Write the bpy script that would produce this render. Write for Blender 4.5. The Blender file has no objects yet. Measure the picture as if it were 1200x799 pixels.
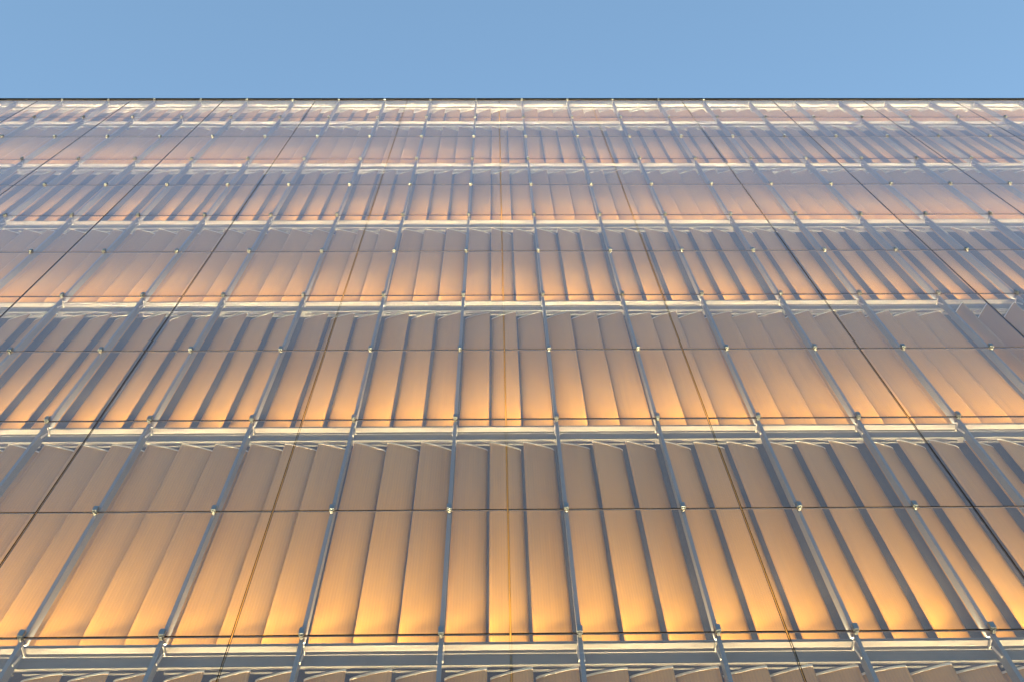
import bpy, bmesh, math, random
from mathutils import Vector, Matrix
random.seed(7)
S = bpy.context.scene
COL = S.collection
R = math.radians

# ------------------------------------------------------------------ measures (metres)
BAY = 1.5                      # post to post
ROW = 2.2942                   # height of one glass panel
CAM_H = 1.65
ZA = 8.612 + CAM_H             # lowest floor joint seen in the photograph
TOP_ROW = 11
HALF_BAYS = 17                 # facade runs from -17 to +17 bays
GAP, VGAP = 0.019, 0.023       # open joints between panes, level and upright
PANE_T = 0.017
def rowz(j): return ZA + j * ROW
ZTOP = rowz(TOP_ROW) + 0.06
NOSE, FASCIA, WALL_Y = 0.125, 0.212, 0.405

# ------------------------------------------------------------------ camera
def cam_axes(yaw, pit, roll):
    f = Vector((math.sin(yaw)*math.cos(pit), math.cos(yaw)*math.cos(pit), math.sin(pit)))
    r = Vector((math.cos(yaw), -math.sin(yaw), 0)); u = r.cross(f)
    c, s = math.cos(roll), math.sin(roll)
    return c*r + s*u, -s*r + c*u, f
CR, CU, CF = cam_axes(R(2.13), R(64.0), R(-2.14))
CPOS = Vector((-0.153, -7.708, CAM_H))
cd = bpy.data.cameras.new('camera')
cam = bpy.data.objects.new('camera', cd); COL.objects.link(cam)
cd.sensor_width = 36; cd.lens = 1205.9*36/1200; cd.clip_end = 5000
cam.matrix_world = Matrix(((CR.x, CU.x, -CF.x, CPOS.x), (CR.y, CU.y, -CF.y, CPOS.y), (CR.z, CU.z, -CF.z, CPOS.z), (0, 0, 0, 1)))
S.camera = cam
def px(p):
    d = Vector(p) - CPOS; z = d.dot(CF)
    if z < 0.1: return None
    return 600 + 1205.9*d.dot(CR)/z, 399.5 - 1205.9*d.dot(CU)/z
def seen_area(x0, x1, z0, z1, y=0.0, m=6):
    """rough area in the frame of an upright rectangle of the facade (0 = out of frame)"""
    n, hit = 5, 0
    for a in range(n+1):
        for b in range(n+1):
            q = px((x0+(x1-x0)*a/n, y, z0+(z1-z0)*b/n))
            if q and -m < q[0] < 1200+m and -m < q[1] < 799+m: hit += 1
    if not hit: return 0
    A, B, C = px((x0, y, z0)), px((x1, y, z0)), px((x0, y, z1))
    if not (A and B and C): return 0
    return hit/36 * abs(B[0]-A[0]) * abs(C[1]-A[1]) + 1e-3

# ------------------------------------------------------------------ materials
def mat(name):
    m = bpy.data.materials.new(name); m.use_nodes = True
    nt = m.node_tree; nt.nodes.clear()
    out = nt.nodes.new('ShaderNodeOutputMaterial')
    return m, nt, out
def N(nt, t, **kw):
    n = nt.nodes.new(t)
    for k, v in kw.items():
        if k in n.inputs: n.inputs[k].default_value = v
        else: setattr(n, k, v)
    return n
def principled(name, base, rough=0.5, metal=0.0, var=0.10, scale=3.0, stretch=(1, 1, 1), bump=0.0, spec=0.5, var2=0.0):
    m, nt, out = mat(name)
    b = N(nt, 'ShaderNodeBsdfPrincipled'); b.inputs['Roughness'].default_value = rough; b.inputs['Metallic'].default_value = metal
    b.inputs['Specular IOR Level'].default_value = spec
    tc = N(nt, 'ShaderNodeTexCoord'); mp = N(nt, 'ShaderNodeMapping'); mp.inputs['Scale'].default_value = stretch
    nt.links.new(tc.outputs['Object'], mp.inputs['Vector'])
    oi = N(nt, 'ShaderNodeObjectInfo')
    ad = N(nt, 'ShaderNodeVectorMath', operation='ADD'); sc = N(nt, 'ShaderNodeVectorMath', operation='SCALE'); sc.inputs['Scale'].default_value = 37.0
    cmb = N(nt, 'ShaderNodeCombineXYZ')
    for k in range(3): nt.links.new(oi.outputs['Random'], cmb.inputs[k])
    nt.links.new(cmb.outputs[0], sc.inputs[0]); nt.links.new(mp.outputs[0], ad.inputs[0]); nt.links.new(sc.outputs[0], ad.inputs[1])
    nz = N(nt, 'ShaderNodeTexNoise'); nz.inputs['Scale'].default_value = scale; nz.inputs['Detail'].default_value = 5
    nt.links.new(ad.outputs[0], nz.inputs['Vector'])
    # colour = base * (1 + var*(noise-.5)*2 + var2*(random-.5)*2)
    a1 = N(nt, 'ShaderNodeMath', operation='MULTIPLY_ADD'); a1.inputs[1].default_value = 2*var; a1.inputs[2].default_value = 1-var
    nt.links.new(nz.outputs['Fac'], a1.inputs[0])
    a2 = N(nt, 'ShaderNodeMath', operation='MULTIPLY_ADD'); a2.inputs[1].default_value = 2*var2; a2.inputs[2].default_value = 1-var2
    nt.links.new(oi.outputs['Random'], a2.inputs[0])
    mu = N(nt, 'ShaderNodeMath', operation='MULTIPLY'); nt.links.new(a1.outputs[0], mu.inputs[0]); nt.links.new(a2.outputs[0], mu.inputs[1])
    vs = N(nt, 'ShaderNodeVectorMath', operation='SCALE'); vs.inputs[0].default_value = base
    nt.links.new(mu.outputs[0], vs.inputs['Scale']); nt.links.new(vs.outputs[0], b.inputs['Base Color'])
    if bump:
        bp = N(nt, 'ShaderNodeBump'); bp.inputs['Strength'].default_value = bump; bp.inputs['Distance'].default_value = 0.01
        nt.links.new(nz.outputs['Fac'], bp.inputs['Height']); nt.links.new(bp.outputs[0], b.inputs['Normal'])
    nt.links.new(b.outputs[0], out.inputs['Surface'])
    return m

M_LOUVER = principled('gold_anodised_sheet', (0.315, 0.153, 0.020), 0.45, 0.0, 0.16, 2.2, (9, 9, 0.35), 0.05, var2=0.07)
M_CAP = principled('pale_aluminium', (0.46, 0.42, 0.38), 0.4, 0.0, 0.08, 5)
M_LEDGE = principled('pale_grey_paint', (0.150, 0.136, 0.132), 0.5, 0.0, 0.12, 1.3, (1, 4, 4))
M_DARK = principled('shaded_grey_paint', (0.085, 0.083, 0.083), 0.5, 0.0, 0.15, 1.3, (1, 4, 4), spec=0.3)  # ledge paint with shade put into its colour; also on the rails
M_POST = principled('grey_coated_steel', (0.115, 0.124, 0.142), 0.38, 0.2, 0.12, 2.0, (3, 3, 0.5))
M_CLAMP = principled('brushed_steel', (0.13, 0.15, 0.175), 0.35, 0.4, 0.1, 20)
M_JAW = principled('bright_steel', (0.09, 0.09, 0.09), 0.5, 0.3, 0.06, 20)
M_SEAL = principled('dark_edge_seal', (0.010, 0.007, 0.005), 0.8, 0.0, 0.2, 8, spec=0.1)
M_WALL = principled('dark_inner_wall', (0.055, 0.055, 0.06), 0.5, 0.0, 0.2, 0.8, spec=0.2)
M_COPING = principled('dark_coping_metal', (0.010, 0.010, 0.011), 0.7, 0.0, 0.15, 2, spec=0.1)
M_PAVE = principled('grey_paving', (0.27, 0.26, 0.245), 0.8, 0.0, 0.2, 0.6)
M_STONE = principled('plinth_stone', (0.30, 0.28, 0.26), 0.7, 0.0, 0.2, 1.5)
M_LAMP = principled('lamp_housing', (0.10, 0.10, 0.10), 0.5)

def add_lines(m, pitch, depth):
    nt = m.node_tree; b = next(n for n in nt.nodes if n.type == 'BSDF_PRINCIPLED'); src = b.inputs['Base Color'].links[0].from_socket
    tc = N(nt, 'ShaderNodeTexCoord'); sep = N(nt, 'ShaderNodeSeparateXYZ'); nt.links.new(tc.outputs['Object'], sep.inputs[0])
    a = N(nt, 'ShaderNodeMath', operation='MULTIPLY'); a.inputs[1].default_value = 2*math.pi/pitch; nt.links.new(sep.outputs['X'], a.inputs[0])
    c = N(nt, 'ShaderNodeMath', operation='COSINE'); nt.links.new(a.outputs[0], c.inputs[0])
    g = N(nt, 'ShaderNodeMath', operation='MULTIPLY_ADD'); g.inputs[1].default_value = depth; g.inputs[2].default_value = 1-depth; nt.links.new(c.outputs[0], g.inputs[0])
    v = N(nt, 'ShaderNodeVectorMath', operation='SCALE'); nt.links.new(src, v.inputs[0]); nt.links.new(g.outputs[0], v.inputs['Scale']); nt.links.new(v.outputs[0], b.inputs['Base Color'])
add_lines(M_LOUVER, 0.036, 0.05)

def glass_mat():
    m, nt, out = mat('fritted_glass')
    tr = N(nt, 'ShaderNodeBsdfTransparent'); tr.inputs[0].default_value = (0.97, 0.975, 0.97, 1)
    gl = N(nt, 'ShaderNodeBsdfGlossy'); gl.inputs['Roughness'].default_value = 0.10; gl.inputs['Color'].default_value = (1.0, 0.86, 0.91, 1)
    df = N(nt, 'ShaderNodeBsdfDiffuse'); df.inputs[0].default_value = (0.86, 0.70, 0.71, 1)
    tl = N(nt, 'ShaderNodeBsdfTranslucent'); tl.inputs[0].default_value = (0.80, 0.72, 0.66, 1)
    add = N(nt, 'ShaderNodeMixShader'); add.inputs[0].default_value = 0.28
    nt.links.new(df.outputs[0], add.inputs[1]); nt.links.new(tl.outputs[0], add.inputs[2])
    # frit: a fine printed dot screen, seen here as an even veil with faint smears of dirt
    tc = N(nt, 'ShaderNodeTexCoord'); mp = N(nt, 'ShaderNodeMapping'); mp.inputs['Scale'].default_value = (1.2, 1, 0.5)
    nt.links.new(tc.outputs['Object'], mp.inputs[0])
    nz = N(nt, 'ShaderNodeTexNoise'); nz.inputs['Scale'].default_value = 1.6; nz.inputs['Detail'].default_value = 6
    nt.links.new(mp.outputs[0], nz.inputs['Vector'])
    fr = N(nt, 'ShaderNodeMath', operation='MULTIPLY_ADD'); fr.inputs[1].default_value = 0.036; fr.inputs[2].default_value = FRIT - 0.018
    nt.links.new(nz.outputs['Fac'], fr.inputs[0])
    geo = N(nt, 'ShaderNodeNewGeometry')
    inv = N(nt, 'ShaderNodeMath', operation='SUBTRACT'); inv.inputs[0].default_value = 1.0
    nt.links.new(geo.outputs['Backfacing'], inv.inputs[1])
    frb = N(nt, 'ShaderNodeMath', operation='MULTIPLY'); 
    # the printed screen has depth: seen at a slant it covers more
    dt = N(nt, 'ShaderNodeVectorMath', operation='DOT_PRODUCT'); nt.links.new(geo.outputs['Normal'], dt.inputs[0]); nt.links.new(geo.outputs['Incoming'], dt.inputs[1])
    ab = N(nt, 'ShaderNodeMath', operation='ABSOLUTE'); nt.links.new(dt.outputs['Value'], ab.inputs[0])
    mx = N(nt, 'ShaderNodeMath', operation='MAXIMUM'); mx.inputs[1].default_value = 0.22; nt.links.new(ab.outputs[0], mx.inputs[0])
    pw = N(nt, 'ShaderNodeMath', operation='POWER'); pw.inputs[1].default_value = 1.35; nt.links.new(mx.outputs[0], pw.inputs[0])
    dv = N(nt, 'ShaderNodeMath', operation='DIVIDE'); nt.links.new(fr.outputs[0], dv.inputs[0]); nt.links.new(pw.outputs[0], dv.inputs[1])
    nt.links.new(dv.outputs[0], frb.inputs[0]); nt.links.new(inv.outputs[0], frb.inputs[1])
    m1 = N(nt, 'ShaderNodeMixShader'); nt.links.new(frb.outputs[0], m1.inputs[0])
    nt.links.new(tr.outputs[0], m1.inputs[1]); nt.links.new(add.outputs[0], m1.inputs[2])
    fn = N(nt, 'ShaderNodeFresnel'); fn.inputs['IOR'].default_value = 1.5
    # both faces of a coated pane: little mirror straight on, a strong one at a slant
    fa = N(nt, 'ShaderNodeMath', operation='MULTIPLY_ADD'); fa.inputs[1].default_value = 3.0; fa.inputs[2].default_value = 1.1
    nt.links.new(fn.outputs[0], fa.inputs[0])
    fb = N(nt, 'ShaderNodeMath', operation='MULTIPLY'); nt.links.new(fn.outputs[0], fb.inputs[0]); nt.links.new(fa.outputs[0], fb.inputs[1])
    f2 = N(nt, 'ShaderNodeMath', operation='MINIMUM'); f2.inputs[1].default_value = 0.40
    nt.links.new(fb.outputs[0], f2.inputs[0])
    f3 = N(nt, 'ShaderNodeMath', operation='MULTIPLY', use_clamp=True); nt.links.new(f2.outputs[0], f3.inputs[0]); nt.links.new(inv.outputs[0], f3.inputs[1])
    m2 = N(nt, 'ShaderNodeMixShader'); nt.links.new(f3.outputs[0], m2.inputs[0])
    nt.links.new(m1.outputs[0], m2.inputs[1]); nt.links.new(gl.outputs[0], m2.inputs[2])
    nt.links.new(m2.outputs[0], out.inputs['Surface'])
    return m
FRIT = 0.045
M_GLASS = glass_mat()

# ------------------------------------------------------------------ mesh helpers
def box(bm, x0, x1, y0, y1, z0, z1, mi=0, M=None, bevel=0.0):
    vs = [bm.verts.new((x, y, z)) for z in (z0, z1) for y in (y0, y1) for x in (x0, x1)]
    fs = [(0, 2, 3, 1), (4, 5, 7, 6), (0, 1, 5, 4), (2, 6, 7, 3), (0, 4, 6, 2), (1, 3, 7, 5)]
    faces = [bm.faces.new([vs[i] for i in f]) for f in fs]
    for f in faces: f.material_index = mi
    if bevel:
        es = {e for f in faces for e in f.edges}
        r = bmesh.ops.bevel(bm, geom=list(es), offset=bevel, segments=2, affect='EDGES', profile=0.6)
        vs = list({v for f in r['faces'] for v in f.verts} | {v for v in vs if v.is_valid})
    if M is not None: bmesh.ops.transform(bm, matrix=M, verts=[v for v in vs if v.is_valid])
    return vs
def prism_x(bm, prof, x0, x1, mi=0):
    """closed (y, z) outline extruded along x"""
    a = [bm.verts.new((x0, y, z)) for y, z in prof]; b = [bm.verts.new((x1, y, z)) for y, z in prof]
    fs = [bm.faces.new(a), bm.faces.new(list(reversed(b)))]
    n = len(prof)
    for i in range(n): fs.append(bm.faces.new((a[i], b[i], b[(i+1) % n], a[(i+1) % n])))
    for f in fs: f.material_index = mi
    bmesh.ops.recalc_face_normals(bm, faces=fs)
def mesh(name, bm, mats):
    me = bpy.data.meshes.new(name); bm.to_mesh(me); bm.free()
    for m in mats: me.materials.append(m)
    return me
def link(name, me, parent=None, loc=(0, 0, 0), rotz=0.0):
    o = bpy.data.objects.new(name, me); COL.objects.link(o)
    o.location = loc; o.rotation_euler = (0, 0, rotz)
    if parent: o.parent = parent
    return o

# ------------------------------------------------------------------ the prototypes
def bm_pane(bm, mi=0):
    w = 2*BAY - VGAP
    box(bm, -w/2, w/2, 0, PANE_T-0.004, GAP/2, ROW-GAP/2, mi)
def bm_seal(bm, mi=0):
    w = 2*BAY - VGAP; e = 0.0025
    y0, y1 = 0.001, PANE_T+0.002
    z0, z1 = GAP/2, ROW-GAP/2
    box(bm, -w/2-e, w/2+e, y0, y1, z0-e, z0-0.0005, mi); box(bm, -w/2-e, w/2+e, y0, y1, z1+0.0005, z1+e, mi)
    box(bm, -w/2-e, -w/2-0.0005, y0+.0005, y1-.0005, z0, z1, mi); box(bm, w/2+0.0005, w/2+e, y0+.0005, y1-.0005, z0, z1, mi)
def bm_post(bm, h, mi=0):
    box(bm, -0.024, 0.024, 0.038, 0.058, 0.03, h+0.02, mi)           # front flange carrying the glass
    box(bm, -0.015, 0.015, 0.0582, 0.175, 0.03, h+0.018, mi)         # web
def bm_bracket(bm, s, mi=0):
    M = Matrix.Translation((s*0.027, 0.0, 0.0))
    box(bm, -0.006, 0.006, 0.070, 0.205, -0.085, -0.052, mi, M)
    vs = box(bm, -0.006, 0.006, 0.150, 0.175, -0.300, -0.090, mi, Matrix.Translation((s*0.029, 0, 0)) @ Matrix.Rotation(R(-14), 4, 'X'))
def bm_clamp(bm):
    box(bm, -0.031, 0.031, -0.044, -0.002, -0.020, 0.078, 0, None, 0.005)
    box(bm, -0.012, 0.012, -0.006, 0.060, -0.009, 0.009, 0)
    box(bm, -0.017, 0.017, -0.026, 0.026, -0.042, -0.023, 1, None, 0.006)
def bm_louver(bm, h, mi=0, ci=1):
    """folded sheet blade turning about its middle: slightly bowed face with rounded returns, a cap at its head"""
    w, t = 0.476, 0.028
    out, n = [], 20
    for k in range(n+1):                                   # cross-section, front face then the returns
        u = -1 + 2*k/n
        out.append((u*w/2, 0.010*abs(u)**2.2 + 0.009*max(0.0, abs(u)-0.85)/0.15))
    out = [(-w/2-0.001, t)] + out + [(w/2+0.001, t)]
    ctr = [(x*(1-0.005/abs(x)) if abs(x) > 0.2 else x, y + 0.003) for x, y in out]
    z0, z1 = 0.0, h-0.026
    ring = out + ctr[::-1]
    a = [bm.verts.new((x, y, z0)) for x, y in ring]; b = [bm.verts.new((x, y, z1)) for x, y in ring]
    m = len(ring); fs = []
    for k in range(m): fs.append(bm.faces.new((a[k], a[(k+1) % m], b[(k+1) % m], b[k])))
    for f in fs: f.material_index = mi; f.smooth = True
    bmesh.ops.recalc_face_normals(bm, faces=fs)
    # the head cap follows the section, a little proud of it
    top = [(x*1.006, y-0.003) for x, y in out]
    a = [bm.verts.new((x, y, h-0.030)) for x, y in top]; b = [bm.verts.new((x, y, h)) for x, y in top]
    fs = [bm.faces.new(a), bm.faces.new(b[::-1])]
    for k in range(len(top)): fs.append(bm.faces.new((a[k], a[(k+1) % len(top)], b[(k+1) % len(top)], b[k])))
    for f in fs: f.material_index = ci
    bmesh.ops.recalc_face_normals(bm, faces=fs)
def bm_rail(bm, mi=0):
    box(bm, -0.70, 0.70, 0.285, 0.315, -0.240, -0.210, mi)
ANG = R(16.7)
L_TOP = 0.262                  # blade top below the floor joint
def blade_y(): return FASCIA + 0.012 + math.sin(ANG)*0.452/2
# storey tiers: (lower row, upper row, way the blades turn)
TIERS = [(-4, -2, -1), (-2, 0, 1), (0, 2, -1), (2, 4, 1), (4, 6, -1), (6, 8, 1), (8, 10, -1), (10, 11, 1)]
def blade_rot(t, bay):
    # positive turn: the right-hand edge comes forward
    lo, up, d = TIERS[t]
    if lo == 2 and bay in (6, 7): return R(-72)
    return -d*ANG if d > 0 else ANG

P = {}
def proto(key, f, mats):
    if key not in P:
        bm = bmesh.new(); f(bm); P[key] = mesh(key if isinstance(key, str) else key[0], bm, mats)
    return P[key]

root = bpy.data.objects.new('office_building', None); COL.objects.link(root)
root.location = (0, 0, 0)
root['label'] = 'tall office building with a veil of fritted glass over amber lit upright louvers'
root['category'] = 'building'

# collect every repeat with the size it has in the frame
panes, posts, screens = [], [], []
for j in range(-4, TOP_ROW):
    for k in range(-8, 9):
        x = 2*k*BAY + BAY
        if abs(x) > HALF_BAYS*BAY: continue
        panes.append((seen_area(x-BAY, x+BAY, rowz(j), rowz(j+1)), j, x))
for t, (lo, up, d) in enumerate(TIERS):
    for n in range(-HALF_BAYS+1, HALF_BAYS):
        if n > -HALF_BAYS+1:
            xp = (n-0.5)*BAY
            posts.append((seen_area(xp-0.03, xp+0.03, rowz(lo)+0.03, rowz(up), 0.1), t, xp))
        screens.append((seen_area(n*BAY-.7, n*BAY+.7, rowz(lo)+0.3, rowz(up)-L_TOP, blade_y()), t, n))
def split(rows, cap=100):
    rows = sorted(rows, key=lambda r: -r[0])
    near = [r for r in rows[:cap] if r[0] > 0]
    return near, rows[len(near):]
rest_bm = {k: bmesh.new() for k in ('glass', 'frame', 'blade')}
def stamp(bm, f, M, mi_shift=0):
    b2 = bmesh.new(); f(b2); bmesh.ops.transform(b2, matrix=M, verts=b2.verts)
    tmp = bpy.data.meshes.new('stamp'); b2.to_mesh(tmp); b2.free(); bm.from_mesh(tmp); bpy.data.meshes.remove(tmp)

near, rest = split(panes); print('panes', len(near), sum(r[0] > 0 for r in rest))
for a, j, x in near:
    o = link('glass_panel', proto('glass_panel', bm_pane, [M_GLASS]), root, (x, 0, rowz(j)))
    link('edge_seal', proto('edge_seal', bm_seal, [M_SEAL]), o)
rg = bmesh.new(); rs = bmesh.new()
for a, j, x in rest:
    stamp(rg, bm_pane, Matrix.Translation((x, 0, rowz(j)))); stamp(rs, bm_seal, Matrix.Translation((x, 0, rowz(j))))
o = link('glass_panels_beyond', mesh('glass_panels_beyond', rg, [M_GLASS]), root); o['kind'] = 'stuff'
o2 = link('edge_seals_beyond', mesh('edge_seals_beyond', rs, [M_SEAL]), o); o2['kind'] = 'stuff'

near, rest = split(posts); print('posts', len(near), sum(r[0] > 0 for r in rest))
rp = bmesh.new()
def clamp_rows(t): lo, up, d = TIERS[t]; return list(range(lo, up))
for a, t, x in near:
    lo, up, d = TIERS[t]; h = (up-lo)*ROW
    p = link('post', proto(('post', up-lo), lambda bm: bm_post(bm, h-0.03), [M_POST]), root, (x, 0, rowz(lo)))
    for s in (-1, 1):
        link('bracket', proto(('bracket', s), lambda bm: bm_bracket(bm, s), [M_CAP]), p, (0, 0, h))
    for j in clamp_rows(t) + ([TOP_ROW] if up == TOP_ROW else []):
        link('clamp', proto('clamp', bm_clamp, [M_CLAMP, M_JAW]), p, (0, 0, rowz(j)-rowz(lo)))
for a, t, x in rest:
    lo, up, d = TIERS[t]; h = (up-lo)*ROW
    stamp(rp, lambda bm: bm_post(bm, h-0.03, 2), Matrix.Translation((x, 0, rowz(lo))))
    for s in (-1, 1): stamp(rp, lambda bm: bm_bracket(bm, s, 3), Matrix.Translation((x, 0, rowz(up))))
    for j in clamp_rows(t): stamp(rp, bm_clamp, Matrix.Translation((x, 0, rowz(j))))
o = link('posts_beyond', mesh('posts_beyond', rp, [M_CLAMP, M_JAW, M_POST, M_CAP]), root); o['kind'] = 'stuff'

near, rest = split(screens); print('screens', len(near), sum(r[0] > 0 for r in rest))
rl = bmesh.new()
LX = (-0.490, 0.0, 0.490)
for a, t, n in near:
    lo, up, d = TIERS[t]; h = (up-lo)*ROW - L_TOP - 0.03
    s = link('louver_screen', proto('louver_screen', bm_rail, [M_DARK]), root, (n*BAY, 0, rowz(up)))
    for q in LX:
        r = blade_rot(t, n) + R(random.gauss(0, 1.9))
        link('louver', proto(('louver', up-lo), lambda bm: bm_louver(bm, h), [M_LOUVER, M_CAP]), s, (q, blade_y(), -L_TOP-h), r)
for a, t, n in rest:
    lo, up, d = TIERS[t]; h = (up-lo)*ROW - L_TOP - 0.03
    stamp(rl, lambda bm: bm_rail(bm, 2), Matrix.Translation((n*BAY, 0, rowz(up))))
    for q in LX:
        stamp(rl, lambda bm: bm_louver(bm, h), Matrix.Translation((n*BAY+q, blade_y(), rowz(up)-L_TOP-h)) @ Matrix.Rotation(blade_rot(t, n) + R(random.gauss(0, 1.9)), 4, 'Z'))
o = link('louver_screens_beyond', mesh('louver_screens_beyond', rl, [M_LOUVER, M_CAP, M_DARK]), root); o['kind'] = 'stuff'

# ------------------------------------------------------------------ floor ledges, uplights, body of the building
XW = (HALF_BAYS-1)*BAY + 0.75
# one long ledge per floor: pale soffit, shade painted into lip and fascia beam
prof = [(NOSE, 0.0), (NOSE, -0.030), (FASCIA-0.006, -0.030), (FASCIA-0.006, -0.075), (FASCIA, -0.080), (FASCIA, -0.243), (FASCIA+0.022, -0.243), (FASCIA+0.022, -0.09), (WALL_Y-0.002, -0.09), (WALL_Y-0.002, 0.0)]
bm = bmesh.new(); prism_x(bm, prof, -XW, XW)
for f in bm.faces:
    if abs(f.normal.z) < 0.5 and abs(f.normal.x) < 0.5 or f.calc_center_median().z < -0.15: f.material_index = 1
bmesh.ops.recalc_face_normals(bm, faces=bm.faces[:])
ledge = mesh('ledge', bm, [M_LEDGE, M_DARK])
bm = bmesh.new(); box(bm, -XW, XW, 0.131, 0.161, 0.0015, 0.018); bar = mesh('uplight', bm, [M_LAMP])
WARM = (1.0, 0.775, 0.39)
def strip(name, z, x, length, spread, watts, tilt, y=0.146):
    l = bpy.data.lights.new(name, 'AREA'); l.shape = 'RECTANGLE'; l.size = length; l.size_y = 0.024
    l.spread = spread; l.energy = watts*random.uniform(0.84, 1.10); l.color = WARM
    o = bpy.data.objects.new(name, l); COL.objects.link(o); o.parent = root
    o.location = (x, y, z+0.024); o.rotation_euler = (math.pi - tilt, 0, 0)   # shines upward
LAMPS = ((14, 14.5, 1), (40, 37.5, 1), (110, 18.5, 5))     # spread, watts, tilt towards the blades
SEG = 4*BAY
for t, (lo, up, d) in enumerate(TIERS):
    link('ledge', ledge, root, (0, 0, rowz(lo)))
    link('uplight', bar, root, (0, 0, rowz(lo)))
    for k in range(-4, 5):
        x = k*SEG
        if abs(x) > XW: continue
        for sp, wt, ti in LAMPS: strip('uplight_lamp', rowz(lo), x, SEG-0.02, R(sp), wt, R(ti))
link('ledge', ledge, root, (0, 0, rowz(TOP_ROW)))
bm = bmesh.new(); box(bm, -XW-0.3, XW+0.3, -0.034, 1.2, 0.020, 0.15, 0, None, 0.008)
link('coping', mesh('coping', bm, [M_COPING]), root, (0, 0, rowz(TOP_ROW)))
bm = bmesh.new(); box(bm, -XW-0.2, XW+0.2, WALL_Y, 18, rowz(-4)-0.02, rowz(TOP_ROW)-0.01)
link('inner_wall', mesh('inner_wall', bm, [M_WALL]), root)
bm = bmesh.new(); box(bm, -XW-0.3, XW+0.3, -0.02, 18.1, 0.0, rowz(-4)-0.03)
link('plinth', mesh('plinth', bm, [M_STONE]), root)

# ------------------------------------------------------------------ ground
bm = bmesh.new(); 
for s in [bm.verts.new(v) for v in ((-3000, -3000, 0), (3000, -3000, 0), (3000, 3000, 0), (-3000, 3000, 0))]: pass
bm.faces.new(bm.verts)
g = link('ground', mesh('ground', bm, [M_PAVE])); g['kind'] = 'structure'
g['label'] = 'grey paved plaza'

# ------------------------------------------------------------------ sky and sun
SUN_EL, SUN_AZ = R(9.0), R(8)          # low, beyond the building: the facade is in shade
w = bpy.data.worlds.new('World'); S.world = w; w.use_nodes = True
nt = w.node_tree; nt.nodes.clear()
out = nt.nodes.new('ShaderNodeOutputWorld'); bg = nt.nodes.new('ShaderNodeBackground'); sky = nt.nodes.new('ShaderNodeTexSky')
sky.sky_type = 'NISHITA'; sky.sun_disc = False; sky.sun_elevation = SUN_EL; sky.sun_rotation = SUN_AZ
sky.air_density = 1.3; sky.dust_density = 0.2; sky.ozone_density = 2.2
bg.inputs['Strength'].default_value = 0.139
nt.links.new(sky.outputs[0], bg.inputs[0]); nt.links.new(bg.outputs[0], out.inputs[0])
sl = bpy.data.lights.new('sun', 'SUN'); sl.energy = 2.0; sl.angle = R(0.5); sl.color = (1.0, 0.80, 0.60)
so = bpy.data.objects.new('sun', sl); COL.objects.link(so)
d = Vector((math.sin(SUN_AZ)*math.cos(SUN_EL), math.cos(SUN_AZ)*math.cos(SUN_EL), math.sin(SUN_EL)))
so.rotation_euler = d.to_track_quat('Z', 'Y').to_euler(); so.location = (0, -40, 40)

# ------------------------------------------------------------------ render settings
S.render.engine = 'CYCLES'
c = S.cycles
c.use_denoising = True
try: c.denoiser = 'OPENIMAGEDENOISE'
except Exception: pass
c.max_bounces = 8; c.diffuse_bounces = 4; c.glossy_bounces = 3; c.transparent_max_bounces = 16; c.sample_clamp_indirect = 4
c.use_light_tree = True
v = S.view_settings; v.view_transform = 'Standard'; v.look = 'None'; v.gamma = 1.0; v.exposure = 1.9; v.use_curve_mapping = False
